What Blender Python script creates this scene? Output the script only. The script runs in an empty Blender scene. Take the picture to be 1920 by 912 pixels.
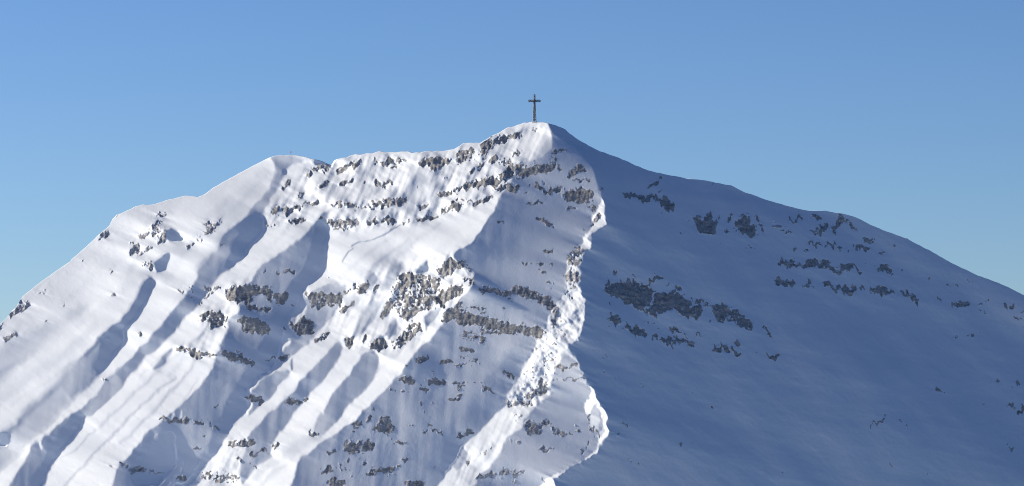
import bpy, math
import numpy as np

# ------------------------------------------------------------------ camera, light, exposure
scene = bpy.context.scene
C = scene.collection
R = math.radians
FPX = 8000.0                 # focal length in photo pixels (1920 wide)
PITCH = R(3.4)
D0 = 2400.0                  # metres from the camera to the summit ridge
S = D0 / FPX                 # metres per photo pixel at that distance
CAM = np.array([0.0, 0.0, 0.0])
cam_d = bpy.data.cameras.new("camera"); cam = bpy.data.objects.new("camera", cam_d); C.objects.link(cam)
cam_d.sensor_width = 36.0; cam_d.lens = 36.0 * FPX / 1920.0
cam_d.clip_start = 1.0; cam_d.clip_end = 200000.0
cam.location = CAM; cam.rotation_euler = (R(90) + PITCH, 0, 0)
scene.camera = cam

# direction TO the sun: from the left, low, a touch behind the ridge
LS = np.array([-0.87, 0.30, 0.36]); LS = LS / np.linalg.norm(LS)
SUN_EL = math.asin(LS[2]); SUN_AZ = math.atan2(LS[0], LS[1])     # azimuth clockwise from +Y
w = bpy.data.worlds.new("World"); scene.world = w; w.use_nodes = True
nt = w.node_tree; bg = nt.nodes["Background"]
sky = nt.nodes.new("ShaderNodeTexSky"); sky.sky_type = 'NISHITA'; sky.sun_disc = False
sky.sun_elevation = SUN_EL; sky.sun_rotation = SUN_AZ
sky.altitude = 2400; sky.air_density = 1.0; sky.dust_density = 2.0; sky.ozone_density = 3.2
skg = nt.nodes.new("ShaderNodeGamma"); skg.inputs[1].default_value = 1.5      # clear, deep winter sky
skm = nt.nodes.new("ShaderNodeVectorMath"); skm.operation = 'MULTIPLY'; skm.inputs[1].default_value = (.74, .70, .75)
nt.links.new(sky.outputs[0], skg.inputs[0]); nt.links.new(skg.outputs[0], skm.inputs[0]); nt.links.new(skm.outputs[0], bg.inputs[0]); bg.inputs[1].default_value = 0.05
sun_d = bpy.data.lights.new("sun", 'SUN'); sun = bpy.data.objects.new("sun", sun_d); C.objects.link(sun)
sun_d.energy = 5.0; sun_d.angle = R(0.5); sun_d.color = (1.0, 0.885, 0.715)
from mathutils import Vector
sun.rotation_euler = Vector(LS).to_track_quat('Z', 'Y').to_euler()
sun.location = (-900, 1800, 900)
scene.view_settings.view_transform = 'Standard'; scene.view_settings.look = 'None'
scene.view_settings.exposure = 0.36; scene.view_settings.gamma = 1.0
scene.cycles.use_denoising = True; scene.cycles.pixel_filter_type = 'BLACKMAN_HARRIS'; scene.cycles.filter_width = 1.0; scene.cycles.max_bounces = 8; scene.cycles.diffuse_bounces = 6

# ------------------------------------------------------------------ relief grid (one cell = one photo pixel = 0.3 m)
U0, V0, NU, NV = -110, 170, 2180, 850
UU, VV = np.meshgrid(np.arange(NU) + U0, np.arange(NV) + V0)
UU = UU.astype(np.float32); VV = VV.astype(np.float32)

def noise(seed, lx, ly, ang=0.0):
    """unit-variance gaussian noise, correlation length lx along ang (radians, down positive), ly across it"""
    rng = np.random.default_rng(seed)
    n = rng.standard_normal((NV, NU)).astype(np.float32)
    ku = np.fft.rfftfreq(NU)[None, :] * 2 * np.pi; kv = np.fft.fftfreq(NV)[:, None] * 2 * np.pi
    c, s = math.cos(ang), math.sin(ang)
    a = ku * c + kv * s; b = -ku * s + kv * c
    f = np.fft.irfft2(np.fft.rfft2(n) * np.exp(-0.5 * ((a * lx) ** 2 + (b * ly) ** 2)), s=(NV, NU))
    f -= f.mean(); return (f / f.std()).astype(np.float32)

def blur(m, s):
    if s <= 0: return m
    r = max(1, int(3 * s)); k = np.exp(-0.5 * (np.arange(-r, r + 1) / s) ** 2); k /= k.sum()
    p = np.pad(m, ((r, r), (0, 0)), mode='edge'); o = sum(k[i] * p[i:i + m.shape[0]] for i in range(2 * r + 1))
    p = np.pad(o, ((0, 0), (r, r)), mode='edge'); return sum(k[i] * p[:, i:i + m.shape[1]] for i in range(2 * r + 1))

def box(us, vs, pad):
    i0 = int(max(0, min(vs) - V0 - pad)); i1 = int(min(NV, max(vs) - V0 + pad + 2))
    j0 = int(max(0, min(us) - U0 - pad)); j1 = int(min(NU, max(us) - U0 + pad + 2))
    return slice(i0, max(i0 + 1, i1)), slice(j0, max(j0 + 1, j1))

def pmask(pts, pad=0):
    us, vs = [p[0] for p in pts], [p[1] for p in pts]
    sl = box(us, vs, pad); u, v = UU[sl], VV[sl]; acc = np.zeros(u.shape, np.float32)
    for ox, oy in ((-.25, -.25), (.25, .25), (-.25, .25), (.25, -.25)):
        ins = np.zeros(u.shape, bool)
        for k in range(len(pts)):
            (x1, y1), (x2, y2) = pts[k], pts[k - 1]
            if y1 == y2: continue
            c = ((y1 > v + oy) != (y2 > v + oy)) & (u + ox < (x2 - x1) * (v + oy - y1) / (y2 - y1) + x1)
            ins ^= c
        acc += ins
    return sl, acc * 0.25

def dist(pts, pad):
    us, vs = [p[0] for p in pts], [p[1] for p in pts]
    sl = box(us, vs, pad); u, v = UU[sl], VV[sl]
    if len(pts) == 1: return sl, np.hypot(u - us[0], v - vs[0])
    d = np.full(u.shape, 1e9, np.float32)
    for (x1, y1), (x2, y2) in zip(pts[:-1], pts[1:]):
        dx, dy = x2 - x1, y2 - y1; t = np.clip(((u - x1) * dx + (v - y1) * dy) / max(dx * dx + dy * dy, 1e-6), 0, 1)
        d = np.minimum(d, np.hypot(u - x1 - t * dx, v - y1 - t * dy))
    return sl, d

def P(s):
    f = [float(x) for x in s.replace(',', ' ').split()]
    return list(zip(f[0::2], f[1::2]))

# ------------------------------------------------------------------ skyline of the mountain
SKY = P("""-400,900 -200,762 -60,652 0,608 12,597 22,583 30,577 36,566 43,556 65,538 96,515 131,491 135,486 154,470 183,443 205,423
 211,411 219,403 231,398.6 253,388 269,383.6 277,384.6 294,382 318,374.5 346,367 351,367 372,370 380,367 401,352 445,327
 483,306.5 505,295.7 517,292 543,290.6 570,294 597,301 621,309.5 623,309 625,304 631,300 667,290.6 696,287 716,284.6
 769,286 788,287 792,285.5 810,284.6 831,283.4 851,278.6 868,270 877,268.3 899,268.5 908,263 923,256 942,245 961,237
 985,230.5 1005,228.6 1029,231.6 1043,235.7 1060,243 1065,248 1077,257.5 1101,271.5 1125,284 1149,292 1171,300.5 1192,311
 1216,320 1245,327 1289,335.5 1325,339 1371,348.7 1397,361 1434,373.7 1474,386 1516,396 1547,396 1579,401 1603,407 1629,420
 1653,431 1679,440 1700,448 1741,469 1760,480 1781,492 1834,517 1875,532 1920,553.6 2020,606 2150,680 2400,830""")
skx = np.array([p[0] for p in SKY]); skv = np.array([p[1] for p in SKY])
rs = np.random.default_rng(5)
def skyline(u):
    base = np.interp(u, skx, skv)
    g = np.arange(-420, 2420, 1.0); n = rs0
    rough = np.interp(u, [600, 630, 960, 1010, 1030], [.15, 1, 1, .4, .1])
    return base + np.interp(u, g, n) + np.interp(u, g, rs1) * rough
_n = np.random.default_rng(7).standard_normal(2840)
_m = np.random.default_rng(8).standard_normal(2840); _m = np.convolve(_m, np.exp(-0.5 * (np.arange(-12, 13) / 4.0) ** 2), 'same'); rs1 = np.clip(_m / _m.std(), -1.6, 1.2) * .8
rs0 = (np.convolve(_n, np.exp(-0.5 * (np.arange(-9, 10) / 3.0) ** 2), 'same') * 0.11)

# ------------------------------------------------------------------ lie of the snow faces: b = 1 faces the low sun, b = 0 turns away from it
b = np.full((NV, NU), 0.93, np.float32)
def face(s, val, soft=1.2, val2=None, g=None, clip=None):
    """a facet of the mountain; val -> val2 from point g[0] to point g[1]"""
    pts = P(s); sl, m = pmask(pts, pad=int(3 * soft) + 2)
    m = blur(m, soft)
    if clip is not None:
        _m = np.zeros((NV, NU), np.float32); s2, mm = pmask(P(clip)); _m[s2] = mm; m = m * _m[sl]
    vv = val
    if val2 is not None:
        (x1, y1), (x2, y2) = P(g); dx, dy = x2 - x1, y2 - y1
        t = np.clip(((UU[sl] - x1) * dx + (VV[sl] - y1) * dy) / (dx * dx + dy * dy), 0, 1)
        t = t * t * (3 - 2 * t); vv = val + (val2 - val) * t
    b[sl] = b[sl] * (1 - m) + vv * m
def crease(s, hw, dv):
    sl, d = dist(P(s), int(3 * hw) + 2); b[sl] += dv * np.exp(-0.5 * (d / hw) ** 2)

# far left flank
face("-110,730 0,656 31,630 80,606 150,568 175,570 150,602 84,642 36,682 0,726 -110,810", .50, 7)
face("-110,800 0,735 60,690 120,655 180,600 190,605 130,668 60,712 0,762 -110,830", .72, 6)
face("-110,890 0,812 48,772 96,728 130,700 150,700 178,714 154,735 120,771 96,796 58,834 0,892 -110,960", .48, 7, clip="-110,700 200,640 205,690 178,716 154,736 120,772 96,797 58,835 0,893 -110,970")
crease("140,692 120,712 96,733 70,754 48,776 31,796 0,822", 6, -.30)
face("0,812 14,811 16,842 0,843 -60,850 -60,815", .1, 1.5)
# long gully
face("""280,516 287,524 287,538 279,562 265,582 256,596 241,608 235,620 235,640 217,666 200,690 178,714 150,734 135,748 128,740
 125,707 145,676 164,654 188,630 210,612 224,606 234,591 246,577 256,560 265,538 275,524""", .26, 2.0, -.06, "180,640 218,660")
face("135,748 125,707 150,690 185,700 170,722 150,735", .25, 5)
face("120,700 150,660 150,720 110,745", .45, 7)
face("289,492 309,476 316,476 315,490 309,507 294,510", .02, 1)
face("312,434 322,428 336,434 343,449 339,454 322,452 312,449", .08, 1)
# second gully, from the rounded shoulder down to the lower left
face("""517,311 519,328 503,360 478,388 457,410 425,434 413,454 406,468 382,499 372,509 370,521 348,552 331,576 300,612 289,623
 265,649 241,676 210,702 196,714 188,731 154,764 125,784 104,800 94,811 82,817 72,827 58,837 48,861 29,892 0,935 70,935 80,912 92,885
 106,861 125,834 154,800 157,788 174,781 205,750 227,726 241,711 256,694 270,676 301,649 324,625 372,569 406,526 454,485
 464,470 493,437 496,415 493,400 507,369 527,343 536,323 532,316""", .19, 1.6)
face("536,318 527,343 507,369 493,401 470,400 478,385 505,350 515,315", .45, 6, clip="517,311 505,350 478,388 440,425 496,415 493,401 507,369 527,343 537,320")
face("480,395 495,400 496,416 493,437 464,470 454,485 420,512 430,480 455,445", .02, 6, clip="440,380 493,401 496,416 493,437 464,470 454,485 406,526 380,540")
face("205,700 196,716 160,770 157,789 174,781 205,750 232,722 220,700", .36, 5, clip="196,716 154,764 157,788 174,781 205,750 227,726 235,716 215,700")
face("157,775 157,790 154,801 125,835 106,861 92,885 80,912 60,912 90,860 125,800", .02, 5, clip="155,764 157,788 154,801 125,835 106,861 92,885 80,912 0,935 0,800")
face("284,690 301,672 313,661 326,649 328,655 312,680 296,692 287,695", .22, 1.6)
face("72,827 76,825 80,842 77,840", .75, .8)
face("370,500 400,470 420,440 440,440 430,470 400,505 375,530", .30, 6)
crease("113,861 140,842 157,827 178,808", 1.6, -.3)
crease("118,912 150,880 193,834 241,788 290,738 330,706", 2.4, -.34)
crease("126,912 158,882 200,836 248,790 298,740 338,708", 4, .10)
crease("190,800 235,756 290,700 330,668 380,625", 3.0, -.28)
crease("262,705 310,660 330,640", 2.0, -.2)
crease("300,505 330,470 350,440", 5, -.12)
crease("0,700 100,640 200,575 250,530", 5, -.13); crease("60,600 130,560 200,500 240,470", 6, -.10); crease("225,832 300,760 350,700 385,650", 2.5, -.28)
crease("255,852 330,770 372,712", 2.2, -.2); crease("640,772 700,700 760,645 800,615", 4, -.16); crease("540,760 580,712 640,650 690,605", 4, -.14); crease("640,520 690,475 740,440", 3, -.14)
crease("700,525 770,462 850,400 900,370", 3, -.18); crease("660,545 720,495 780,450", 4, -.15); crease("400,600 350,660 320,700", 4, -.16); crease("500,470 540,430 570,395", 4, -.12); crease("430,560 470,515 520,470 570,430", 4, -.14)
crease("320,400 290,440 250,500 230,540", 5, -.14); crease("420,380 380,420 350,470 310,530", 6, -.14); crease("20,760 110,700 190,640 240,590", 2.5, -.10)
crease("345,520 380,480 420,430 470,360 500,318", 9, -.10)
# third gully under the rocky rib
face("""620,384 604,405 565,444 531,470 493,497 483,509 469,526 455,540 440,560 447,569 445,586 425,600 432,615 416,639 406,661 401,680
 392,700 377,721 353,747 326,771 300,793 272,815 251,839 241,861 224,870 217,885 210,912 190,960 330,960 358,909 380,880 404,851
 423,820 454,781 469,755 469,735 510,692 524,673 527,644 541,593 563,564 568,550 589,530 611,506 613,473 616,429""", .20, 1.3)
face("600,410 616,429 613,473 611,507 589,530 568,550 563,564 541,593 527,644 524,673 510,692 469,735 454,781 423,820 404,851 380,880 358,909 330,960 270,960 330,900 390,820 440,750 490,660 520,600 540,550 580,500", -.04, 9,
     clip="560,400 620,384 616,429 613,473 611,506 589,530 568,550 563,564 541,593 527,644 524,673 510,692 469,735 469,755 454,781 423,820 404,851 380,880 358,909 330,960 190,960 300,800")
face("344,861 347,862 338,884 322,912 311,913 334,880", .95, 1)
face("347,864 372,826 395,800 405,812 380,862 350,905 325,912 338,884", .24, 4)
face("285,830 290,812 296,815 291,832", .6, 1.2); face("342,768 345,768 341,788 338,788", .7, 1); face("325,774 329,772 327,784 324,784", .7, 1)
face("250,870 290,815 330,800 330,870 300,912 240,912", .06, 10)
# rocky pocket right of the third gully
face("563,560 575,545 600,537 622,531 650,534 648,548 636,580 618,600 600,618 589,630 577,649 563,663 540,676 524,680 527,644 541,600", .27, 1.5)
face("524,672 527,648 537,640 543,642 532,655 530,668", .9, .8); face("553,602 556,585 571,570 575,575 563,600 558,632 555,630", .75, 1)
face("567,552 588,531 606,524 604,530 585,545 575,560", .85, 1.2)
face("515,694 543,697 539,709 524,722 505,750 486,762 462,783 469,757 470,737 492,714", .22, 1.3)
crease("470,736 490,713 512,694", 1.3, .7); crease("469,757 462,775", 2, .6)
crease("520,690 555,668 566,658", 1.5, .3)
face("543,697 548,675 553,672 549,692", .2, 1)
# second shaded tongue
face("""631,640 614,662 600,676 587,692 560,716 536,745 505,774 473,805 464,822 466,830 450,866 447,890 455,912 458,909 466,897 483,878 507,858
 510,853 505,849 510,834 529,808 553,774 577,745 597,723 612,705 631,681 643,652""", .19, 1.3)
face("466,830 450,866 440,890 430,935 380,935 400,890 430,850", .62, 6)
# third, smooth tongue
face("""677,671 689,662 701,660 712,666 713,679 706,700 696,717 680,736 653,763 631,792 607,814 600,820 588,812 590,795 600,772 605,775 622,739 643,712
 660,693""", .20, 1.2)
face("600,768 590,800 572,816 541,827 517,853 541,861 565,849 606,820 612,800 612,770", .42, 9)
face("507,858 541,861 546,862 530,882 490,914 457,914 483,878", .60, 4)
crease("541,860 510,880 470,920", 3, .25)
face("559,868 565,856 600,832 610,850 580,960 540,960", .12, 2)
# spurs and pockets of the middle cliffs
face("643,556 672,558 665,580 650,596", .38, 2); face("697,510 705,507 711,522 699,545 682,549 688,525", .28, 1.5)
face("756,488 764,500 745,522 733,541 699,551 713,522 735,500", .48, 3.5); face("800,487 802,500 799,508 777,511 790,494", .14, 1.2)
face("684,570 708,563 735,558 728,589 711,600 696,608 676,630 660,634 666,612", .40, 2.2)
face("740,593 746,604 742,630 728,636 716,631 730,608", .22, 1.2); face("795,594 815,577 831,581 812,606 798,624", .18, 1.2)
face("670,520 700,490 730,465 735,470 705,500 680,522", .78, 3)
# upper fluted basin
face("778,320 817,315 841,312 831,329 810,336 793,361 781,385 778,408 757,410 749,394 759,375 754,361 769,336", .42, 4)
face("600,332 640,322 700,318 760,320 745,360 735,400 720,428 640,432 622,425 618,385", .78, 6)
crease("641,491 650,483 657,473 663,469", 1.0, -.8); crease("660,463 668,457 680,452 692,451 704,449 712,444 721,440 735,430 757,421", 1.1, -.8)
crease("700,500 735,473 770,450", 3, -.25); crease("770,470 830,425 900,375", 5, -.12); crease("820,470 870,430 915,395", 4, -.10)
# rounded shoulder at the left
face("508,297 517,309 525,318 527,329 534,328 537,317 543,315 563,308 568,302 580,303 592,312 622,314 630,300 597,285 570,280 538,280 517,285", .34, 1.5, .02, "575,300 600,305")
face("529,317 537,317 535,327 529,328", .05, 1)
face("560,310 578,304 592,313 585,322 570,320", .6, 2)
# ---- broad shaded front below the summit
face("""1037,244 1033,280 1015,296 1000,304 985,308 964,328 942,362 932,384 913,413 896,439 882,454 856,471 851,479 852,490 868,500 889,510 888,532 868,558
 843,575 831,585 830,609 817,628 800,641 783,654 769,671 754,698 733,719 716,736 680,772 672,782 650,797 624,818 600,830 577,851
 563,858 558,870 548,902 530,960 1250,960 1250,300 1090,240 1048,240""", .17, 1.1)
face("1025,250 1030,285 1010,300 985,310 975,300 1000,285", .55, 8)
face("1040,262 1010,300 980,330 960,380 930,430 1000,460 1060,400 1100,330 1060,280", .14, 12)
face("850,480 896,440 940,380 960,440 930,500 900,520 870,510", .02, 16, clip="942,362 932,384 913,413 896,439 882,454 856,471 851,479 852,490 868,500 900,540 1050,540 1060,360")
face("800,660 820,650 812,720 800,800 770,780 780,720", .04, 7); face("900,640 980,660 960,720 900,790 860,760", .22, 16)
face("820,900 860,840 900,800 960,730 985,690 1000,650 960,660 900,740 800,880", .02, 10)
face("600,850 700,830 720,900 600,930", .22, 14)
# snow sliver beside the front
face("889,510 890,520 887,533 880,545 868,558 848,574 842,575 866,553 880,538 885,520", 1.0, .8)
# ---- sunlit central buttress
face("""1083,540 1078,548 1068,552 1058,551 1046,566 1034,582 1030,608 1010,628 1003,648 995,666 985,681 980,698 966,722 949,744 950,760 920,789
 894,813 869,837 875,848 865,858 854,866 836,890 820,911 790,960 870,960 885,912 892,904 894,890 918,880 935,851 941,834 951,818
 980,804 985,785 997,770 1005,756 1029,741 1035,720 1036,696 1053,674 1069,648 1087,632 1098,608 1098,580 1095,570""", .80, 1.0)
face("1084,563 1093,570 1095,580 1091,599 1073,615 1062,606 1066,588 1079,570", .28, 1.2)
face("869,838 878,850 872,870 855,880 845,878 856,862", .30, 1.2)
face("892,904 894,890 900,870 880,870 870,895 860,912", .55, 4)
face("905,810 945,790 960,770 940,800 905,850 885,870 880,855", .66, 5)
face("920,880 935,851 945,850 950,870 925,890", .45, 3)
# ---- right flank, all in shade
face("""1027,228 1037,244 1048,263 1075,272 1100,300 1120,340 1130,372 1135,400 1137,422 1110,440 1108,455 1095,475 1089,505 1086,540 1094,560
 1099,580 1099,606 1090,631 1070,650 1066,655 1082,672 1092,690 1099,712 1113,728 1113,745 1125,759 1134,768 1140,781 1137,790 1140,803 1145,812
 1130,836 1122,846 1110,858 1092,868 1067,881 1039,889 1031,895 1045,925 1060,960 2100,960 2100,170 1027,170""", -.7, 1.2)
face("1060,225 1250,320 1560,390 1950,560 1950,620 1560,430 1250,360 1100,300", -.2, 12)
face("1215,330 1262,340 1290,380 1270,430 1240,400", -.6, 14)
face("1230,690 1290,740 1350,790 1420,850 1560,912 1700,800 1500,600 1350,640", -.6, 25)
face("1069,650 1053,676 1036,698 1035,720 1029,742 1005,757 997,771 985,786 980,805 951,819 941,836 935,852 918,881 894,891 890,915 1010,915 1035,890 1065,880 1090,867 1120,835 1105,800 1098,757 1108,735 1096,710 1085,685", .195, 3)
face("1031,893 1040,889 1067,881 1092,868 1110,858 1122,846 1130,836 1145,812 1160,812 1140,870 1060,960 1046,960 1044,915 1037,897", -.7, 1.0)
# narrow sunlit arete between the front and the right flank
face("1129,372 1133,384 1131,398 1136,422 1113,430 1103,436 1110,420 1111,408 1120,389", .95, .8)
face("1119,430 1103,435 1097,440 1096,449 1088,461 1070,476 1067,485 1075,485 1092,468 1110,463 1108,454 1101,446 1104,439", .98, .7)
face("1066,485 1090,470 1092,490 1084,500 1086,515 1083,540 1060,552 1060,514", .6, 1)
crease("1060,516 1068,510 1080,498 1087,503", 1.3, .5)
# lower right rim of the buttress
face("1097,712 1104,722 1113,730 1114,741 1124,759 1134,768 1140,781 1137,789 1139,802 1145,812 1130,825 1122,835 1120,846 1105,858 1092,867 1099,857 1116,844 1122,832 1120,822 1129,806 1131,790 1129,772 1116,757 1108,777 1100,772 1098,757 1105,744 1110,735 1106,727", .97, .8)
face("1131,802 1135,812 1124,825 1115,823", .4, 1)
face("1108,777 1116,757 1127,768 1126,789 1118,806 1105,811 1104,795", .42, 1)
face("1092,867 1067,880 1039,888 1031,894 1011,912 990,960 1045,960 1043,915 1036,897 1050,888 1085,873", .9, .9)
crease("1152,814 1158,816", 1.0, .8)
crease("1062,662 1078,674 1090,688 1098,710", 1.2, .25)

# natural wobble of every edge
w1, w2 = noise(11, 9, 9) * 1.3 + noise(12, 3, 3) * .8, noise(13, 9, 9) * 1.3 + noise(14, 3, 3) * .8
nearr = np.exp(-((UU - (1085 - .0 * VV)) / 75.) ** 2) * np.clip((VV - 340) / 40, 0, 1); w1 = w1 + nearr * 1.3 * noise(15, 2.2, 2.2); w2 = w2 + nearr * 1.3 * noise(16, 2.2, 2.2)
def sample(a, u, v):
    x = np.clip(u - U0, 0, NU - 1.001); y = np.clip(v - V0, 0, NV - 1.001)
    i, j = y.astype(int), x.astype(int); fy, fx = (y - i).astype(np.float32), (x - j).astype(np.float32)
    return (a[i, j] * (1 - fx) + a[i, j + 1] * fx) * (1 - fy) + (a[i + 1, j] * (1 - fx) + a[i + 1, j + 1] * fx) * fy
b = sample(b, UU + w1, VV + w2)

# ------------------------------------------------------------------ rock bands: polyline | half width | how much rock shows
BANDS = {}
BANDS['summit'] = """905,272 925,264 942,262 960,256 972,258|7|.75;985,248 1000,243 1015,240|5|.3;973,321 1000,320 1020,316 1034,315|7.5|1;949,319 966,315|7|.75
896,345 930,340 956,324|9|.8;860,357 896,346|5|.6;952,350 968,354|6|.95;932,355 942,351|5|.7;891,386 905,378 920,369|4.5|.85;860,388 875,379|5|.55;920,304 930,299|6|.6
962,292 983,283|4|.5;940,302 956,304|6|.55;877,326 891,319|5|.55;896,317 913,300|2.5|.6;1040,284 1060,282|4|.65;900,295 915,285|6|.5;1036,300 1050,318|6|.45;975,310 1020,305|6|.3
784,411 800,408 820,404|5|.75;832,398 848,389 858,385|5|.8;850,384|6|.85;862,386 882,380|5|.55;825,366 840,364 850,358|5|.75;860,356 890,344|5|.7;835,338|3|.6;782,353|3|.7
P785,314 790,295 810,292 848,296 842,308 815,316 800,310|0|.9;P850,290 862,280 895,278 885,298 862,308 855,300|0|.6;903,284 925,272|6|.55"""
BANDS['upper_left'] = """636,322 657,306|6|.75;665,308 672,302|6|.75;703,305|5|.8;719,308 732,302|6|.85;745,302 758,299|5|.55;735,314 742,316|3|.75;639,345 660,338|5|.7;682,347|4|.65
705,345 730,340|6|.65;722,352|4|.75;P643,380 655,376 667,382 668,391 650,391|0|1;670,389 705,391|4|.55;706,383 735,380 757,378|6|.92;625,386 640,383|4|.55
P781,382 800,378 804,384 790,393 783,390|0|1;622,418 645,420 668,418|7|.75;693,418 705,414|5|.75;716,414 738,414|5|.9;757,418 767,414|3|.65;627,431 653,431|4|.35;600,350 610,345|4|.55;603,412|2|.9
532,353 540,345|5|.65;578,334 584,326|4|.85;513,398 521,388|5|.85;537,396 560,388|6.5|.8;530,393|3|.7;561,368 570,362|4|.65;570,384 594,381|4|.65;602,352 613,345|4|.65;500,422 529,424|4|.4
544,417 570,411|5|.65;600,411|3|.6;590,318 615,314|4|.5;608,324|4|.6"""
BANDS['left'] = """20,590 35,580 50,572|6|.8;38,564|3.5|.8;49,563|3|.8;1,615 6,608|5|.65;13,637 18,632 30,626|5.5|.75;87,604|2|.7;P183,453 190,440 206,431 203,443 190,455|0|.95
P240,478 250,457 262,455 265,468 252,477 243,483|0|.8;262,477 280,465|5|.65;270,440 290,432 297,420|8|.6;287,438 293,430|6|.85;301,452 308,436|7|.75;276,497 284,503|6|.85;155,490|3|.6
211,507|4|.65;213,557|4|.85;296,407 310,401|3|.65;65,552 95,548|5|.32;120,572|2.5|.6;385,425 395,418|6|.55;390,437 398,427|6|.9;405,422 413,414|4|.65;353,465 362,457|3.5|.85
370,458 380,448|6|.45;413,457 421,457|2|.85;323,537|4|.45;336,546 343,548|3|.6;358,530 362,560|5|.4;385,541 394,541|4|.85;363,561|3|.8;263,627|3|.85;195,712 202,713|3|.7;43,837|2|.8;259,785|2|.8
207,875 217,872|3|.45;195,908|6|.35;228,872 240,876|4|.65;245,885 258,880 270,882|6|.8;282,886 305,886|2.5|.85;219,405|3|.5;270,690|3|.4"""
BANDS['rib'] = """P423,543 449,533 493,538 510,547 512,562 507,569 498,552 474,555 469,572 449,567 435,564 425,560|0|.9;P512,550 541,550 541,562 529,574 517,569|0|1;466,574 484,580 505,582|5|.9
396,550 411,540|4|.55;P375,586 392,584 416,586 430,596 411,615 396,617 384,603 375,605|0|.78;P442,596 469,593 507,608 505,625 483,629 457,620 445,605|0|1;495,507|3|.85;520,517 532,508|4|.55;536,512 550,509|4|.85
334,654 345,658|5|.65;358,660 372,668|7|.9;375,660 405,667|4|.75;420,664 445,672 458,676 472,680|6|.9;440,658 455,660|2|.7;300,784 315,784|3.5|.65;322,789 340,792 352,790|5|.85;366,794 378,794|3|.85
392,793 411,805|3|.55;406,764|3|.8;382,816|3|.8;365,841 377,843|3|.6;432,835 450,832 476,830|6|.8;472,852 498,846|4|.75;449,862 478,876|4|.55;334,897 348,897|5|.75;385,895 410,895 440,900|10|.5
536,752 560,756 574,750|5|.65;582,814 595,815|4.5|.95;508,845 526,830|5|.45;469,747 490,752|6|.75;375,570 405,545|4|.35;404,600 424,612|5|.4"""
BANDS['middle'] = """P572,550 620,547 644,556 640,575 620,572 592,581 577,567|0|.78;P541,600 555,605 570,593 589,605 589,625 565,627 560,634 546,615|0|.85;524,673 539,670|4|.85;500,676 514,672|3|.55
548,572|5|.65;534,617|4|.65;593,639 611,629|5|.65;P822,500 841,486 853,486 868,500 853,512 831,520 822,512|0|1;868,495 884,505|6|.5;868,524 888,530|5|.55;888,524|4|.8
P745,520 754,510 783,510 786,524 757,532 747,529|0|.95;P735,536 793,515 831,522 812,575 778,594 752,602 735,575|0|.56;P752,580 778,575 788,585 774,594 754,602|0|1
P812,553 841,541 868,536 868,548 848,561 831,573 817,574|0|1;P711,597 720,575 735,560 737,575 728,592 718,600|0|.95;677,548 687,536|7|.85;701,546 708,536|5|.65;641,584 660,575|7|.65
P691,655 699,638 708,635 725,640 725,652 716,657|0|1;P646,633 663,630 664,645 655,652 648,648|0|1;P737,658 742,638 762,613 790,601 793,623 769,640 749,657|0|.62;620,519|4|.35;600,636 614,625|6|.55;680,640 686,630|4|.75
735,640|4|.6;650,548 665,540|5|.4"""
BANDS['front'] = """P1065,333 1070,314 1084,310 1103,319 1094,326 1077,327 1070,334|0|1;P1056,365 1062,357 1087,352 1103,355 1116,365 1103,377 1082,378 1060,374|0|1;1082,381 1120,384|5|.55
1005,350 1015,353 1029,362 1040,359 1050,352|5|.8;1075,338 1103,339|2.5|.75;1060,391 1079,391|3|.9;990,384 1014,381|2.5|.75;987,362|2|.9;993,347|2|.9;934,414 944,418|3|.85
1007,413 1017,411 1036,425|4|.65;1097,427 1108,420|5|.55;901,541 925,545 945,548 956,550|6|.9;968,546 995,555 1015,565 1034,570|9|1;860,594 885,598 908,603 935,612 965,618 1000,623 1012,622|10|1;868,606 900,600|7|.7;900,620 940,628|4|.6
890,575 905,585|8|.5;943,577|3|.85;872,628 890,632 905,636|9|.55;P831,585 851,575 863,580 856,594 832,608|0|1.1;862,575 885,590|8|.55;985,500|4|.75;997,496|3|.8;1013,497 1020,512|7|.55;1034,496|3|.8
1026,472 1036,469|3.5|.95;978,497|2|.8;1030,530 1038,545|7|.3;952,557 960,566|4|.5;1018,345|3|.7;970,335 990,333|3|.5;1110,395 1118,390|3|.5"""
BANDS['lower_front'] = """P776,672 785,667 806,671 806,680 795,686 780,682|0|.85;765,690|4|.55;P745,712 760,704 778,710 776,720 765,725 752,716|0|.85;735,733 764,736|4|.55
P799,707 812,707 838,712 835,722 818,724 802,717|0|.95;793,725 800,730|5|.5;826,676 845,676|5|.85;865,652 885,662|5|.65;855,685 872,686|3|.65;852,718 870,724|5|.75;877,720 893,722|3|.4
842,750 864,744|4|.65;812,756|3|.5;905,724 912,733 925,736|3.5|.8;947,698 960,711|5|.75;862,745|3|.6;690,790 695,783|4|.85;P700,800 712,795 715,780 727,782 735,797 743,805 735,812 718,811 705,806|0|.95
700,806|3|.8;722,815|4|.65;P655,797 670,785 680,790 678,803 665,803|0|.75;665,810|3|.6;P642,836 655,828 668,833 675,842 660,850 645,847|0|1;P672,835 685,826 703,832 698,845 685,848 676,842|0|1
614,849 622,853 629,846|3|.8;740,830 762,832|4|.5;865,820 882,812|6|.75;796,812 803,800 815,808 830,815|3|.6;787,758|3|.7;795,775|3|.6;701,771|3|.7;607,884 618,880|6|.95;617,905 635,903 642,905|7|.85
684,870|5|.65;678,892 693,893|5|.5;698,886 712,880 724,881 738,880|5|.75;694,905|4|.55;755,862 765,861|3|.55;765,908 790,907|6|.75;653,862|3|.8;676,857|3|.7;641,876|2|.8;662,892|2|.8;750,878|4|.4;815,878|2|.8
731,892|3|.5;870,665 900,690|9|.22;760,790 775,800|6|.2;800,690 830,700|6|.2;630,880 660,880|6|.25"""
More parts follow.
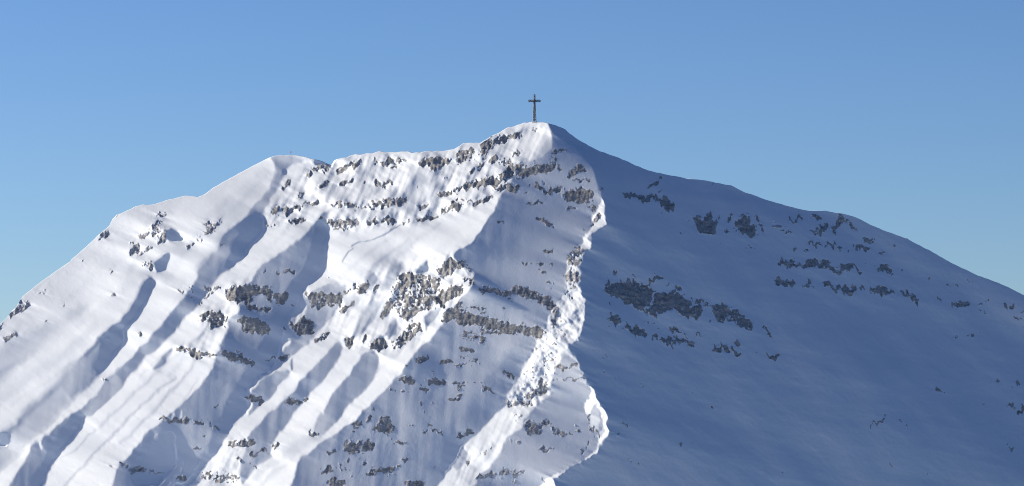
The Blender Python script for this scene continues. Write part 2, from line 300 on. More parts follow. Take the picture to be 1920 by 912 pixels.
BANDS['buttress'] = """1113,420 1125,406|6|.8;1070,485 1091,471|8|.8;1070,495 1089,490|6|.8;1065,522 1084,519|7|.85;1062,546 1077,536|6|.75;1041,584 1038,608|7|.78;1070,560|4|.7;1075,592|7|.5
1014,717 1019,732|8|.85;988,744 1014,736|6|.85;952,756 970,757 995,758|5|.65;P1040,585 1075,590 1060,650 1030,700 1030,740 990,755 955,750 990,680 1010,630|0|.29
P983,810 984,796 1003,791 1016,800 1016,813 999,818|0|1.1;1018,795 1028,793|6|.85;1030,800 1042,803|4|.6;1043,810 1056,808|6|.75;1083,806 1086,812|3.5|.8;P1104,803 1108,795 1112,800 1118,806 1112,811 1105,811|0|.95
962,829 978,831|4|.55;1013,842 1024,843|4.5|.75;1030,841 1039,838|3|.55;1090,845|3.5|.85;1101,834|3|.8;P893,903 895,889 915,882 935,888 925,896 905,895|0|.9;943,886 960,890 978,888|8|.65;965,900|8|.5
983,886|4|.55;1018,902|3|.5;878,866|5|.55;1050,816 1075,814|4|.38;966,785 977,780|4|.55;905,855 922,840|5|.45;857,858|5|.6;1045,688 1060,690 1080,683|5|.8;1036,712 1060,711 1080,714 1094,712|2.5|.6;1118,815 1124,818|3|.6;1105,785|3|.6;1103,795|2.5|.7"""
BANDS['right_upper'] = """1239,335|3.5|.9;1220,348 1230,345|5|.95;1173,359 1190,365 1205,367 1225,373 1237,377|6|.82;P1235,372 1250,374 1265,383 1262,392 1255,396 1246,390 1240,380|0|1;1130,352|3|.8
P1296,403 1313,408 1332,401 1337,413 1349,425 1342,439 1320,438 1305,427|0|1;1347,410|4|.85;1363,434|4|.85;1370,410|5|.85;P1375,425 1385,410 1395,401 1407,406 1405,420 1418,425 1420,437 1410,442 1395,436 1382,436|0|1
1420,412 1430,430|5|.65;1276,436|2.5|.8;1404,463 1411,464|3|.8;1351,461|2|.8;1362,458|2|.8;1336,350|2|.9;1240,398|2|.8;1238,360|3|.6"""
BANDS['right_lower'] = """P1132,548 1144,526 1168,526 1192,533 1221,536 1224,550 1216,570 1185,578 1168,565 1149,555|0|.92;P1219,570 1228,553 1269,550 1298,560 1294,570 1274,579 1236,592 1231,586 1204,583|0|.93
P1274,582 1289,570 1320,582 1315,594 1306,602 1279,591|0|.93;1301,570 1330,575|7|.55;1327,580|4|.85;P1336,579 1352,570 1364,574 1362,601 1356,603 1337,591|0|1.05;P1364,579 1385,586 1412,601 1412,618 1393,619 1366,603|0|.85
1219,527 1238,521|6|.7;1152,512|4|.75;1266,543 1275,545|4|.75;1252,535|5|.5;P1141,594 1150,593 1168,602 1163,609 1153,611 1145,606|0|1;1172,616|3|.8;1179,610 1193,619 1208,627|6|.92;1222,629 1232,631|2.5|.8
P1234,633 1260,633 1261,650 1255,652 1243,643|0|1;1265,638 1285,643 1300,652|5|.75;1258,618 1274,622|4.5|.85;1303,626 1313,627|2.5|.8;1340,654 1352,658 1362,655|6|.85;1374,656 1387,667|4|.95;1378,643 1386,648|3|.8
1440,667 1459,670|3.5|1;1434,620 1444,632|5|.55;1144,575|2|.9;1217,602 1233,612|4|.4;1286,633|3|.7;1328,602|2.5|.8;1420,665|2|.8;1136,668|2|.8;1190,520|3|.5;1125,522|2|.6"""
BANDS['right_far'] = """1485,412 1501,407|4|.75;1528,408 1538,413|5|.95;1550,425 1535,435 1520,435|5|.8;1578,408 1572,420 1565,430|6|.95;1575,415 1587,416|3|.9;1594,422 1603,428|5|.7;1450,422 1470,430 1488,436|7|.42
1622,446 1633,448|4|.85;1518,458 1540,457|3|.8;1548,460 1565,461 1577,465|4|.7;1605,463 1625,466|5|.8;1588,472|4|.6;1490,472|5|.55;1515,470 1530,472|5|.42;1650,475 1660,472|4|.65;1678,460|2|.9
1460,490 1475,497 1493,497|6|.82;1506,498 1525,492 1547,497|7|.93;1557,503 1570,508 1580,502|5|.7;1585,500 1605,499|6|1;1610,508|5|.85;1625,503|4|.6;1645,502 1655,500 1668,505|6|.9;1674,513|3|.8;1690,512|3|.8
1458,528 1472,533 1486,532|6|.85;1508,534 1524,536|4|.8;1547,534 1558,540 1572,541|5|.9;1583,542 1596,547 1603,542|6|.9;1617,540|4|.7;1637,543 1655,548 1670,547|7|.9;1690,546 1705,552 1719,561|5|.85;1740,524|3.5|.85
1776,528|3|.6;1794,537|3|.6;1816,528|3|.7;1824,533|3|.75;1758,560 1763,563|3|.8;1788,570 1805,572 1815,568|6|.85;1840,566 1860,569|6|.32;1837,583|2.5|.7;1847,585|2.5|.8;1886,573 1900,576|5|.7;1903,592 1915,592|2.5|.85
1794,629|2.5|.8;1813,629|3|.85;1824,631|4|.95;1839,629|2.5|.8;1918,580|3|.8"""
BANDS['scree'] = """1760,735|4|.9;1771,737|3|.85;1631,796 1645,795|3|.7;1641,797 1661,786|2.2|.9;1688,792|2|.9;1700,797|3|.8;1870,713|4|.85;1909,722|4|.7;1896,731|3|.8;1895,762|5.5|.95;1908,770 1925,770|6|.85
1895,838|7|.78;1845,760|3|.6;1670,874|2.5|.85;1741,893|2|.8;1857,720|2.5|.7;1169,793 1176,798|2.5|.9;1156,815|2.5|.9;1275,832|3.5|.9;1298,832|2|.8;1335,766|2.5|.9;1327,760|2|.8;1306,730|2|.9;1298,733|2|.8
1203,723|2|.9;1216,724|1.7|.8;1130,694|2|.8;1155,705|2|.8;1181,863|2|.8;1198,870|2|.8;1467,886|2|.8"""

nf = noise(21, 1.3, 1.3); nm = noise(22, 4.5, 1.7, R(100)); nl = noise(23, 9, 6); nflute = noise(24, 11, 2.1, R(113)); nfl2 = noise(25, 20, 4.2, R(120))
nh = noise(26, 7, 1.2, R(4)); nk = noise(27, 2.6, 2.6)
n1 = noise(28, .75, .75); n2 = noise(29, 9, 4)
rn = .55 * n1 + .60 * nf + .80 * nm + .50 * nflute + .35 * nk + .30 * nh + .45 * n2; rn /= rn.std()
lw = np.clip((1110 - UU) / 30, 0, 1); teeth = noise(41, 15, 1.9, R(112)) * lw + noise(42, 11, 2.0, R(76)) * (1 - lw) * 1.8; seam = noise(43, 7, 1.1, R(112)) * lw + noise(44, 6, 1.1, R(78)) * (1 - lw)
UW = UU + 1.6 * nk + .8 * n1; nh3 = noise(51, 15, 1.5, R(5)); VW = VV + 1.7 * teeth + 1.4 * noise(45, 3, 3) + .8 * nf
rn = .6 * n1 + .6 * nf + .45 * nk + .55 * seam + .75 * nh3 + .25 * n2; rn /= rn.std()
rn_st = .5 * n1 + .6 * nf + .4 * nk + 1.0 * nh + .25 * seam; rn_st /= rn_st.std(); wide = np.zeros((NV, NU), np.float32); wown = np.zeros((NV, NU), np.int16)
score = np.full((NV, NU), -9, np.float32); owner = np.full((NV, NU), -1, np.int16); near = np.zeros((NV, NU), np.float32)
zone_names = list(BANDS)
def sample_l(a, sl):
    y = np.clip(VW[sl] - VV[sl][0, 0], 0, a.shape[0] - 1.001); x = np.clip(UW[sl] - UU[sl][0, 0], 0, a.shape[1] - 1.001)
    i, j = y.astype(int), x.astype(int); fy, fx = y - i, x - j; a2 = np.pad(a, ((0, 1), (0, 1)), mode='edge')
    return (a2[i, j] * (1 - fx) + a2[i, j + 1] * fx) * (1 - fy) + (a2[i + 1, j] * (1 - fx) + a2[i + 1, j + 1] * fx) * fy
for zi, zn in enumerate(zone_names):
    nz_ = np.zeros((NV, NU), np.float32); rnz = rn_st if zn in ('front', 'lower_front') else rn; kst = .45 if zn in ('front', 'lower_front') else 1.
    for item in BANDS[zn].replace('\n', ';').split(';'):
        pt, hw, dens = item.strip().split('|'); hw, dens = float(hw), float(dens)
        dens += dict(left=-.04, summit=.11, upper_left=.11, rib=.09, middle=.07).get(zn, .05)
        if pt.startswith('P'):
            pts = P(pt[1:]); sl, m = pmask(pts, 16); m = blur(m, 1.6); m = sample_l(m, sl); f = m * dens; h2 = 8
        else:
            pts = P(pt); h2 = hw * 1.35; sl, d = dist(pts, int(h2) + 14); d = sample_l(d, sl); f = dens * np.clip(1.25 * (1 - (d / h2) ** 1.5), 0, 1); m = None
        small = hw > 0 and hw <= 3.6 and len(pts) == 1
        sc = f - (.50 if small else .49) + (0.12 if small else 0.18) * rnz[sl] - (0 if small else .15 * kst) * np.clip(seam[sl] - .9, 0, 1) - (0 if small else .20) * np.clip(nh3[sl] - .8, 0, 1) * (f > .04); sc = np.where(f > .04, sc, -9)
        up = sc > score[sl]; score[sl] = np.where(up, sc, score[sl]); owner[sl] = np.where(up, zi, owner[sl])
        nz_[sl] = np.maximum(nz_[sl], np.clip(f, 0, 1) * (0 if small else 1))
        near[sl] = np.maximum(near[sl], np.clip(f, 0, 1))
    nz_ = blur(nz_, 8); up = nz_ > wide; wide = np.where(up, nz_, wide); wown = np.where(up, zi, wown)
speck = np.clip(wide * 1.15, 0, .62) + .17 * (noise(46, 2.0, 1.0, R(8)) + .6 * n1 + .5 * nm) / 1.25 - .74
speck = np.where(wide > .10, speck, -9); up = speck > score; score = np.where(up, speck, score); owner = np.where(up, wown, owner)
rock = np.clip(score * 9 + .5, 0, 1)                    # 1 where bare rock shows
near = blur(near, 2.5)

# ------------------------------------------------------------------ from the lie of the faces to the relief itself
T = -0.08 + 0.83 * b
shade = np.clip((.155 - b) / .06, 0, 1)
graze = np.clip((.34 - b) / .12, 0, 1) * (1 - shade); T = T * (1 - graze) + (.010 + .95 * np.clip(b - .13, 0, 1)) * graze
hard = b < -.2
# each shaded gully is a hollow: it drops away from the crest and climbs back before the next sunlit rib
def reach(mk, fwd):
    dv = LS[2] / abs(LS[0]); out = np.zeros((NV, NU), np.float32); prev = np.zeros(NV, np.float32); rows = np.arange(NV)
    cols = range(NU) if fwd else range(NU - 1, -1, -1)
    src = np.clip(rows - dv, 0, NV - 1) if fwd else np.clip(rows + dv, 0, NV - 1)
    for c in cols:
        p = np.interp(src, rows, prev); prev = np.where(mk[:, c], p + 1, 0); out[:, c] = prev
    return out
mk = shade > .5
r1 = reach(mk, True); r2 = reach(mk, False)
mkf = mk.astype(np.float32); bm = blur(mkf, 6) + 1e-3; r1s = blur(r1 * mkf, 6) / bm; r2s = blur(r2 * mkf, 6) / bm
wq = np.clip((np.minimum(r1, r2) - 3) / 10., 0, 1); r1 = np.where(mk, r1 * (1 - wq) + r1s * wq, 0); r2 = np.where(mk, r2 * (1 - wq) + r2s * wq, 0)
rr = r1 + r2 + 1.; prof = -1 + 5.7 * np.clip((r1 / rr - .65) / .35, 0, 1)
amp = np.interp(rr, [0, 14, 60, 160, 400], [.05, .10, .10, .075, .05])
F = np.zeros((NV, NU), np.float32)            # open faces without deep hollows
for q_ in ("1037,244 1015,296 964,328 942,362 913,413 882,454 851,479 889,510 868,558 831,590 817,628 783,654 754,698 716,736 680,772 650,797 600,830 563,858 548,902 530,1010 1300,1010 1300,240", "285,800 420,800 440,840 360,930 260,930"):
    sl, m = pmask(P(q_), 20); F[sl] = np.maximum(F[sl], blur(m, 3))
Tsh = np.where(hard, T, -.02 + amp * prof + .10 * (b - .15))
dn = reach(~mk, False)                       # rounded crests: the snow turns away gradually
Dn = np.interp(UU, [0, 380, 520, 640, 2000], [11, 10, 5, 3., 2.5]); Dn = Dn + 12 * np.exp(-((UU - 1020) / 28) ** 2 - ((VV - 275) / 30) ** 2)
dn = blur(dn.clip(0, 40), 1.0); e_ = np.clip(dn / Dn, 0, 1); T = np.where(mk, T, T * (.25 + .75 * e_ * e_ * (3 - 2 * e_)))
Tsh = np.where(hard, Tsh, Tsh * (1 - F) + (.008 + .32 * (b - .13)) * F); T = T * (1 - shade) + Tsh * shade
lit = np.clip((b - .3) / .4, 0, 1); lit = blur(lit, 1.5)
# wind streaks and sluff lines down the fall line
st1 = noise(31, 75, 5, R(140)); st2 = noise(32, 40, 2.2, R(137)); st3 = noise(33, 130, 16, R(141)); un = noise(34, 30, 18); sg = noise(35, 1.6, 1.6)
vst = noise(36, 38, 3.2, R(93)); vs2 = noise(37, 14, 5, R(95))
leftw = np.clip((1050 - UU) / 200, 0, 1)
T += lit * (.022 * st1 + .010 * st2 + .045 * st3 + .030 * un + .010 * sg) + (.008 * sg)
T += (1 - lit) * leftw * (.020 * vst + .016 * vs2 + .010 * un)
T += hard * (.055 * noise(38, 70, 13, R(57)) + .025 * un + .035 * noise(39, 12, 5, R(20)) + .03 * sg)
# fluted, wind-loaded zones round the cliffs
FL = [("600,318 624,303 700,290 790,290 850,284 900,272 975,240 1020,236 1030,262 1000,300 975,330 945,345 930,372 880,392 800,415 760,424 700,424 640,440 618,430 618,385 590,395 540,420 498,428 510,390 540,355 570,322", .24, 9),
      ("355,650 380,600 430,545 500,500 500,530 440,590 420,640 400,665", .10, 8), ("400,560 560,540 560,640 420,640 370,610", .06, 9),
      ("650,560 700,500 760,485 850,470 870,500 870,560 830,600 790,650 740,665 690,660 640,650 620,600", .18, 9),
      ("355,905 430,850 470,820 480,870 450,912", .16, 8), ("1080,560 1040,700 1030,745 940,765 1000,650 1045,565", .10, 6),
      ("869,838 950,765 1000,770 930,850 880,912 820,912", .12, 6), ("520,600 640,530 650,580 600,640 530,670", .10, 6), ("640,780 720,770 760,860 740,912 600,912 600,850", .05, 12)]
for s, a, so in FL:
    sl, m = pmask(P(s), 3 * so); T[sl] += blur(m, so) * a * (.75 * nflute[sl] + .5 * nfl2[sl] + .25 * nk[sl]) * (.35 + .65 * lit[sl])
# rubble of the sunlit buttress
sl, m = pmask(P("1083,545 1095,575 1090,625 1060,660 1036,700 1034,740 1000,765 948,765 950,745 980,700 1005,645 1045,565"), 10)
T[sl] += blur(m, 3) * .21 * (nk[sl] * .8 + nf[sl] * .5)
# broken snow next to rock, and the rock itself: steep, facing the viewer
T += near * (1 - rock) * .09 * (nk + nm) * (.1 + .9 * lit)
nearw = blur(np.roll(near, -6, 0), 6); T += nearw * .22 * lit * (.8 * nflute + .5 * nk)
Tr = np.where(T > .1, .04 + .2 * (T - .1), T * .8 - .02) + (.03 + .15 * lit) * (.6 * nm + .5 * nk + .4 * nf)
T = T * (1 - rock) + Tr * rock

# coarse lie of the land
ridge = 1085 + 20 * np.sin(VV / 90)
xb = (UU - ridge); pb = np.where(xb < 0, -.30, .42); pb = -.30 + .72 / (1 + np.exp(-xb / 90.))
Yb = np.cumsum(pb, axis=1).astype(np.float64); Yb -= Yb[:, int(1000 - U0)][:, None]
Yb = Yb + 1.0 * (456 - VV) * .98
lx, ly, lz = LS
gz, gx = np.gradient(Yb); gz = -gz
Tp = T - (lx * gx + lz * gz - ly)
PADX = 360; PADV = 360
ty = np.ones((NV, NU)); e = 60.
for k in range(int(e)):
    f = .5 - .5 * math.cos(math.pi * (k + .5) / e); ty[k, :] *= 1; ty[:, k] *= f; ty[:, -1 - k] *= f; ty[-1 - k, :] *= f
sk = np.interp(np.arange(NU) + U0, skx, skv)[None, :]
above = np.clip((sk - VV - 2) / 40., 0, 1); ty = ty * (1 - above)
Tp = Tp * ty; Tp = np.pad(Tp, ((PADV, PADV), (PADX, PADX)))
kx = np.fft.rfftfreq(Tp.shape[1])[None, :] * 2 * np.pi; kz = -np.fft.fftfreq(Tp.shape[0])[:, None] * 2 * np.pi
A = 1j * (lx * kx + lz * kz); M = 1j * (-lz * kx + lx * kz)
den = np.abs(A) ** 2 + .02 * np.abs(M) ** 2 + 2e-6
den[0, 0] = 1
H = np.conj(A) / den; H[0, 0] = 0
Y = np.fft.irfft2(np.fft.rfft2(Tp) * H, s=Tp.shape)[PADV:PADV + NV, PADX:PADX + NU]
Y = Y + Yb
# settle the folds against the low sun: hollows stay behind the crest that shields them, sunny ribs stand clear of it
def settle(Y, k_lit):
    dv = LS[2] / abs(LS[0]); dy = LS[1] / abs(LS[0]); rows = np.arange(NV); src = np.clip(rows - dv, 0, NV - 1)
    psi = Y + dy * np.arange(NU)[None, :]; out = psi.copy(); run = psi[:, 0].copy()
    for c in range(1, NU):
        rp = np.interp(src, rows, run); p = psi[:, c].copy()
        dep = depth[:, c]; m = shade[:, c] > .5
        p = np.where(m, np.maximum(p, rp + dep), np.where(p > rp, rp + (p - rp) * (1 - k_lit), p))
        out[:, c] = p; run = np.minimum(rp, p)
    d = out - psi; wsh = np.clip((np.minimum(r1, r2) - 4) / 14., 0, 1); return Y + blur(d, .8) * (1 - wsh) + blur(d, 6) * wsh
fr_ = r1 / rr; depth = np.where(hard, .03, 1) * np.minimum(.10 * rr, 9) * 4 * fr_ * (1 - fr_) * np.where(r1 < 1, 0, 1) * .6 + .05; depth = np.where((F > .3) & ~hard, -6., depth)
Y = settle(Y, .9)
# blocky relief of the crags (stands a metre or two proud of the snow)
nh2 = noise(52, 13, 1.5, R(5)); Y = Y - rock * (.5 * nk + .6 * nm + .3 * nf + .35 * nh2) * (.35 + .65 * lit + 1.3 * blur(hard.astype(np.float32), 2))
print('relief', Y.min(), Y.max())

# ------------------------------------------------------------------ the mountain mesh
cp, sp = math.cos(PITCH), math.sin(PITCH)
def place(u, v, ydepth):
    """photo bearing (u, v) at ydepth metres ahead -> world point"""
    a = (u - 960) / FPX; c = (456 - v) / FPX
    ry = cp - c * sp; rz = sp + c * cp; k = ydepth / ry
    return np.stack([CAM[0] + a * k, CAM[1] + ydepth + 0 * u, CAM[2] + rz * k], -1)

uc = np.concatenate([np.arange(-400, -60, 20.), np.arange(-60, -8, 4.), np.arange(-8, 1928, 1.0), np.arange(1928, 1980, 4.), np.arange(1980, 2401, 20.)])
t1 = np.linspace(0, 1, 690)
ucol = uc[None, :]; sky_c = skyline(uc)[None, :]
vb = np.maximum(922., sky_c + 30)
vr = sky_c + (vb - sky_c) * t1[:, None]
ur = np.broadcast_to(ucol, vr.shape)
def yat(u, v):
    uu = np.clip(u, U0 + 2, U0 + NU - 3); vv_ = np.clip(v, V0 + 2, V0 + NV - 3)
    y = sample(Y, uu, vv_) - (v - vv_) * 1.0 + np.where(u < uu, (uu - u) * .45, 0) + np.where(u > uu, (u - uu) * .45, 0)
    return D0 + y * S
top = place(ur, vr, yat(ur, vr))
# lower rows, down to the valley
low = []
vlast = vb; ylast = yat(ucol, vb)
for dv in (25, 70, 140, 240, 380, 560, 760):
    v2 = vb + dv; low.append(place(ucol + 0 * v2, v2, ylast - dv * S * 1.0)[0])
low = np.array(low)
# reverse side, falling away behind the crest
crest = top[0]; back = []
rim = sum(a_ * np.exp(-((uc - u_) / w_) ** 2) for u_, w_, a_ in ((1292, 9, .75), (1322, 5, .4), (1474, 7, .8), (1530, 22, .6), (1701, 6, .9), (1225, 8, .3), (1581, 5, .5)))
for k, (dy, dz) in enumerate([(420, -330), (230, -165), (120, -75), (55, -30), (22, -10), (8, -2.6), (2.0, -.35)]):
    q = crest.copy(); q[:, 1] += dy; q[:, 2] += dz + (rim if k == 6 else 0); back.append(q)
G = np.concatenate([np.array(back), top, low], 0)
nr, nc = G.shape[:2]; nb = len(back)
verts = G.reshape(-1, 3).astype(np.float32)
ii, jj = np.meshgrid(np.arange(nr - 1), np.arange(nc - 1), indexing='ij')
v00 = (ii * nc + jj).ravel(); quads = np.stack([v00, v00 + nc, v00 + nc + 1, v00 + 1], 1)
# per vertex: rock cover and colour of the rock
rv = np.zeros((nr, nc), np.float32); ov = np.full((nr, nc), -1, np.int16)
rv[nb:nb + len(t1)] = sample(rock, ur, vr)
oi = np.clip((vr - V0 + .5).astype(int), 0, NV - 1); oj = np.clip((ur - U0 + .5).astype(int), 0, NU - 1)
ov[nb:nb + len(t1)] = owner[oi, oj]
plaster = dict(left=.74, upper_left=.86, right_far=.90, buttress=.74, middle=.95)
pf = np.array([plaster.get(z_, .95) for z_ in zone_names] + [1.], np.float32)
rvf = rv.ravel(); fr = rvf[quads].mean(1); rvf = rvf * pf[ov.ravel()]
fo = ov.ravel()[quads].max(1)

# normals from the whole surface, so that parts meet without a seam
e1 = verts[quads[:, 2]] - verts[quads[:, 0]]; e2 = verts[quads[:, 3]] - verts[quads[:, 1]]
fn = np.cross(e1, e2); vn = np.zeros_like(verts)
for k in range(4):
    for c in range(3): vn[:, c] += np.bincount(quads[:, k], fn[:, c], len(verts))
vn /= np.linalg.norm(vn, axis=1)[:, None] + 1e-9
print('normal', vn[len(verts) // 2])

def make_mesh(name, q, mat, parent=None):
    idx, inv = np.unique(q.ravel(), return_inverse=True)
    me = bpy.data.meshes.new(name); nq = len(q)
    me.vertices.add(len(idx)); me.vertices.foreach_set('co', verts[idx].ravel())
    me.loops.add(nq * 4); me.loops.foreach_set('vertex_index', inv.astype(np.int32).ravel())
    me.polygons.add(nq); me.polygons.foreach_set('loop_start', np.arange(0, nq * 4, 4, dtype=np.int32))
    me.polygons.foreach_set('use_smooth', np.ones(nq, bool))
    a = me.attributes.new('bare', 'FLOAT', 'POINT'); a.data.foreach_set('value', rvf[idx])
    me.update(calc_edges=True)
    me.normals_split_custom_set_from_vertices(vn[idx])
    me.materials.append(mat)
    o = bpy.data.objects.new(name, me); C.objects.link(o)
    if parent is not None: o.parent = parent
    return o

# ------------------------------------------------------------------ materials
def nodemat(name):
    m = bpy.data.materials.new(name); m.use_nodes = True; n = m.node_tree
    return m, n, n.nodes['Principled BSDF']
def N(n, t, **k):
    x = n.nodes.new(t)
    for a, v_ in k.items(): setattr(x, a, v_)
    return x
snow, n, bs = nodemat('snow')
bs.inputs['Roughness'].default_value = .62; bs.inputs['Specular IOR Level'].default_value = .18
ge = N(n, 'ShaderNodeNewGeometry')
nz = N(n, 'ShaderNodeTexNoise'); nz.inputs['Scale'].default_value = .035; nz.inputs['Detail'].default_value = 6; nz.inputs['Roughness'].default_value = .6
n.links.new(ge.outputs['Position'], nz.inputs['Vector'])
cr = N(n, 'ShaderNodeValToRGB'); cr.color_ramp.elements[0].position = .3; cr.color_ramp.elements[1].position = .7
cr.color_ramp.elements[0].color = (.80, .865, .93, 1); cr.color_ramp.elements[1].color = (.845, .905, .96, 1)
n.links.new(nz.outputs['Fac'], cr.inputs[0]); n.links.new(cr.outputs[0], bs.inputs['Base Color'])
nb2 = N(n, 'ShaderNodeTexNoise'); nb2.inputs['Scale'].default_value = 1.1; nb2.inputs['Detail'].default_value = 5
n.links.new(ge.outputs['Position'], nb2.inputs['Vector'])
bp = N(n, 'ShaderNodeBump'); bp.inputs['Strength'].default_value = .25; bp.inputs['Distance'].default_value = .25
n.links.new(nb2.outputs['Fac'], bp.inputs['Height']); n.links.new(bp.outputs[0], bs.inputs['Normal'])

rockm, n, bs = nodemat('limestone')
bs.inputs['Roughness'].default_value = .9; bs.inputs['Specular IOR Level'].default_value = .2
ge = N(n, 'ShaderNodeNewGeometry'); mp = N(n, 'ShaderNodeMapping'); mp.inputs['Scale'].default_value = (1, 1, 2.6)
n.links.new(ge.outputs['Position'], mp.inputs['Vector'])
nz = N(n, 'ShaderNodeTexNoise'); nz.inputs['Scale'].default_value = .22; nz.inputs['Detail'].default_value = 8; nz.inputs['Roughness'].default_value = .7
n.links.new(mp.outputs[0], nz.inputs['Vector'])
cr = N(n, 'ShaderNodeValToRGB'); cr.color_ramp.elements[0].position = .32; cr.color_ramp.elements[1].position = .68
cr.color_ramp.elements[0].color = (.18, .185, .19, 1); cr.color_ramp.elements[1].color = (.50, .495, .475, 1)
n.links.new(nz.outputs['Fac'], cr.inputs[0])
nd = N(n, 'ShaderNodeTexNoise'); nd.inputs['Scale'].default_value = .9; nd.inputs['Detail'].default_value = 6
n.links.new(ge.outputs['Position'], nd.inputs['Vector'])
at = N(n, 'ShaderNodeAttribute', attribute_name='bare')
ma = N(n, 'ShaderNodeMath', operation='MULTIPLY_ADD'); ma.inputs[1].default_value = .55; n.links.new(at.outputs['Fac'], ma.inputs[0]); n.links.new(nd.outputs['Fac'], ma.inputs[2])
mr = N(n, 'ShaderNodeMapRange'); mr.inputs['From Min'].default_value = .80; mr.inputs['From Max'].default_value = .98
n.links.new(ma.outputs[0], mr.inputs['Value'])
mx = N(n, 'ShaderNodeMix', data_type='RGBA'); n.links.new(mr.outputs[0], mx.inputs['Factor'])
mx.inputs['A'].default_value = (.62, .63, .65, 1); n.links.new(cr.outputs[0], mx.inputs['B']); n.links.new(mx.outputs['Result'], bs.inputs['Base Color'])
bp = N(n, 'ShaderNodeBump'); bp.inputs['Strength'].default_value = .6; bp.inputs['Distance'].default_value = .6
n.links.new(nz.outputs['Fac'], bp.inputs['Height']); n.links.new(bp.outputs[0], bs.inputs['Normal'])

isrock = (fr > .5) & (fo >= 0)
mountain = make_mesh('mountain', quads[~isrock], snow)
mountain['kind'] = 'structure'; mountain['label'] = 'snow covered mountain with sunlit ribs on the left and a shaded right flank'
ZL = dict(summit='grey rock bands on the sunlit slope left of the summit', upper_left='fluted grey rock steps under the left crest',
          left='small crags scattered on the far left slope', rib='grey rock steps across the sunlit rib', middle='broken crags in the middle of the face',
          front='long rock bands across the shaded front below the summit', lower_front='rock patches low on the shaded front', buttress='rubbly rock of the sunlit central buttress',
          right_upper='dark crags below the right skyline', right_lower='large dark rock band on the shaded right flank', right_far='thin rock ledges on the far right flank', scree='single rocks poking out of the shaded snow')
for zi, zn in enumerate(zone_names):
    sel = isrock & (fo == zi)
    if sel.any():
        o = make_mesh('scattered_rock' if zn == 'scree' else 'rock_band', quads[sel], rockm, mountain); o['label'] = ZL[zn]

# ------------------------------------------------------------------ valley floor, far below the frame, out to the horizon
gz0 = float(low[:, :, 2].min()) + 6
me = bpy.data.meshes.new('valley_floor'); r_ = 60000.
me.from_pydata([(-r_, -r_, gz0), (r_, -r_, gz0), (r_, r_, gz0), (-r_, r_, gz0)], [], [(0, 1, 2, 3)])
vm, n, bs = nodemat('valley_bounce'); bs.inputs['Roughness'].default_value = .95
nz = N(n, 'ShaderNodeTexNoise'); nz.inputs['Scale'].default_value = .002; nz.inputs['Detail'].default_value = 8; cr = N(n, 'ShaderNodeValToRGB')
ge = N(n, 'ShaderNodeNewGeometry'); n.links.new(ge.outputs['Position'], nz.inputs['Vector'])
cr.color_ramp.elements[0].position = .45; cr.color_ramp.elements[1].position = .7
cr.color_ramp.elements[0].color = (.022, .045, .065, 1); cr.color_ramp.elements[1].color = (.05, .085, .11, 1)  # dark blue puts valley shade and haze into the ground colour
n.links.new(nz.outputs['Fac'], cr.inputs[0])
sx = N(n, 'ShaderNodeSeparateXYZ'); n.links.new(ge.outputs['Position'], sx.inputs[0])       # unseen ground made pale left, dark right, to steer bounce light
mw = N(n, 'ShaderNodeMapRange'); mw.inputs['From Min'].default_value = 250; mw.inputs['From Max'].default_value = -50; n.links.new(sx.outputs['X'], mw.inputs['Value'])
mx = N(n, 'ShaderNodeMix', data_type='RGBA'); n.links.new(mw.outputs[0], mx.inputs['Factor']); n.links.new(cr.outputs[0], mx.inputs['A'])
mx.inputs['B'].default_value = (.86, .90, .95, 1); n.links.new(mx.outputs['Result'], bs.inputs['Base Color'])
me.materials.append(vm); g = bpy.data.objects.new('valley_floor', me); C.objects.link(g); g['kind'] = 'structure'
g['label'] = 'valley floor far below the mountain, unseen, pale to the left and shade-blue to the right to steer bounce light'

# ------------------------------------------------------------------ summit cross and marker
metal, n, bs = nodemat('weathered_steel'); bs.inputs['Base Color'].default_value = (.16, .18, .20, 1); bs.inputs['Roughness'].default_value = .55; bs.inputs['Metallic'].default_value = .3
nz = N(n, 'ShaderNodeTexNoise'); nz.inputs['Scale'].default_value = 1.5; cr = N(n, 'ShaderNodeValToRGB')
cr.color_ramp.elements[0].color = (.08, .11, .15, 1); cr.color_ramp.elements[1].color = (.17, .21, .26, 1)
n.links.new(nz.outputs['Fac'], cr.inputs[0]); n.links.new(cr.outputs[0], bs.inputs['Base Color'])
def bar(vs, fs, a, c, r):
    a, c = Vector(a), Vector(c); d = (c - a).normalized(); s_ = d.orthogonal().normalized(); t_ = d.cross(s_); k = len(vs)
    for p in (a, c):
        for q in ((1, 1), (-1, 1), (-1, -1), (1, -1)): vs.append(tuple(p + s_ * q[0] * r + t_ * q[1] * r))
    fs += [(k, k + 1, k + 5, k + 4), (k + 1, k + 2, k + 6, k + 5), (k + 2, k + 3, k + 7, k + 6), (k + 3, k, k + 4, k + 7), (k + 3, k + 2, k + 1, k), (k + 4, k + 5, k + 6, k + 7)]
def mobj(name, vs, fs, mat, parent):
    m = bpy.data.meshes.new(name); m.from_pydata(vs, [], fs); m.materials.append(mat); m.update()
    o = bpy.data.objects.new(name, m); C.objects.link(o); o.parent = parent; return o
def ground_at(u):
    k = int(np.argmin(abs(uc - u))); return crest[k]
base = ground_at(1002.5)
cross = bpy.data.objects.new('summit_cross', None); C.objects.link(cross)
cross.location = (float(base[0]), float(base[1]) + .3, float(base[2]) - .4)
cross['label'] = 'tall steel lattice cross standing on the mountain summit'; cross['category'] = 'cross'
Hc = 53 * S; px = S
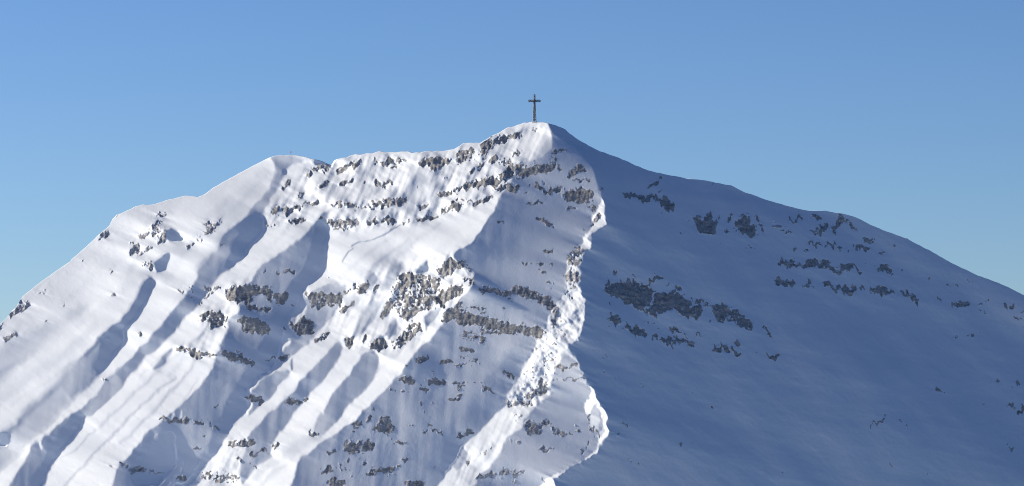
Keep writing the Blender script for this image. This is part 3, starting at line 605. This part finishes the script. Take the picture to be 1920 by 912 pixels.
# four tapering legs of the mast, laced
w0, w1_, zt = 3.4 * px, 1.4 * px, 38 * px
def wz(z): return w0 + (w1_ - w0) * z / zt
for sx in (-1, 1):
    for sy in (-1, 1):
        vs, fs = [], []; bar(vs, fs, (sx * w0, sy * w0, -1.2), (sx * w1_, sy * w1_, zt), .15); mobj('leg', vs, fs, metal, cross)
vs, fs = [], []; zs = np.linspace(0, zt, 9)
for k in range(8):
    za, zb = zs[k], zs[k + 1]; a_, b_ = wz(za), wz(zb)
    for (x1, y1, x2, y2) in ((-1, -1, 1, -1), (1, -1, 1, 1), (1, 1, -1, 1), (-1, 1, -1, -1)):
        if k % 2: x1, y1, x2, y2 = x2, y2, x1, y1
        bar(vs, fs, (x1 * a_, y1 * a_, za), (x2 * b_, y2 * b_, zb), .075)
        bar(vs, fs, (x1 * b_, y1 * b_, zb), (x2 * b_, y2 * b_, zb), .06)
mobj('lattice', vs, fs, metal, cross)
vs, fs = [], []; bar(vs, fs, (0, 0, -1.0), (0, 0, zt), .26); mobj('mast', vs, fs, metal, cross)
vs, fs = [], []
for sx in (-1, 1):
    for sy in (-1, 1): bar(vs, fs, (sx * w1_, sy * .4, zt - .2), (sx * w1_, sy * .4, Hc), .14)
for z in np.linspace(zt, Hc, 6): bar(vs, fs, (-w1_, 0, z), (w1_, 0, z), .16)
bar(vs, fs, (0, 0, zt), (0, 0, Hc), .16)
mobj('mast_head', vs, fs, metal, cross)
vs, fs = [], []; xa = 11.5 * px; z0_, z1_ = 39.5 * px, 42.8 * px
for z in (z0_, z1_):
    for sy in (-.45, .45): bar(vs, fs, (-xa, sy, z), (xa, sy, z), .11)
for k, x in enumerate(np.linspace(-xa, xa, 11)): bar(vs, fs, (x, 0, z0_), (x, 0, z1_), .10)
xs_ = np.linspace(-xa, xa, 11)
for k in range(10): bar(vs, fs, (xs_[k], 0, z0_ if k % 2 else z1_), (xs_[k + 1], 0, z1_ if k % 2 else z0_), .09)
mobj('crossbar', vs, fs, metal, cross)

mk = bpy.data.objects.new('summit_marker', None); C.objects.link(mk); base = ground_at(545)
mk.location = (float(base[0]), float(base[1]) + .2, float(base[2]) - .2)
mk['label'] = 'tiny dark marker post on the rounded snowy shoulder left of the cross'; mk['category'] = 'marker post'
vs, fs = [], []; bar(vs, fs, (0, 0, -.3), (0, 0, 1.9), .05); mobj('post', vs, fs, metal, mk)
vs, fs = [], []; bar(vs, fs, (0, 0, 1.5), (0, 0, 2.5), .24); mobj('sign_box', vs, fs, metal, mk)
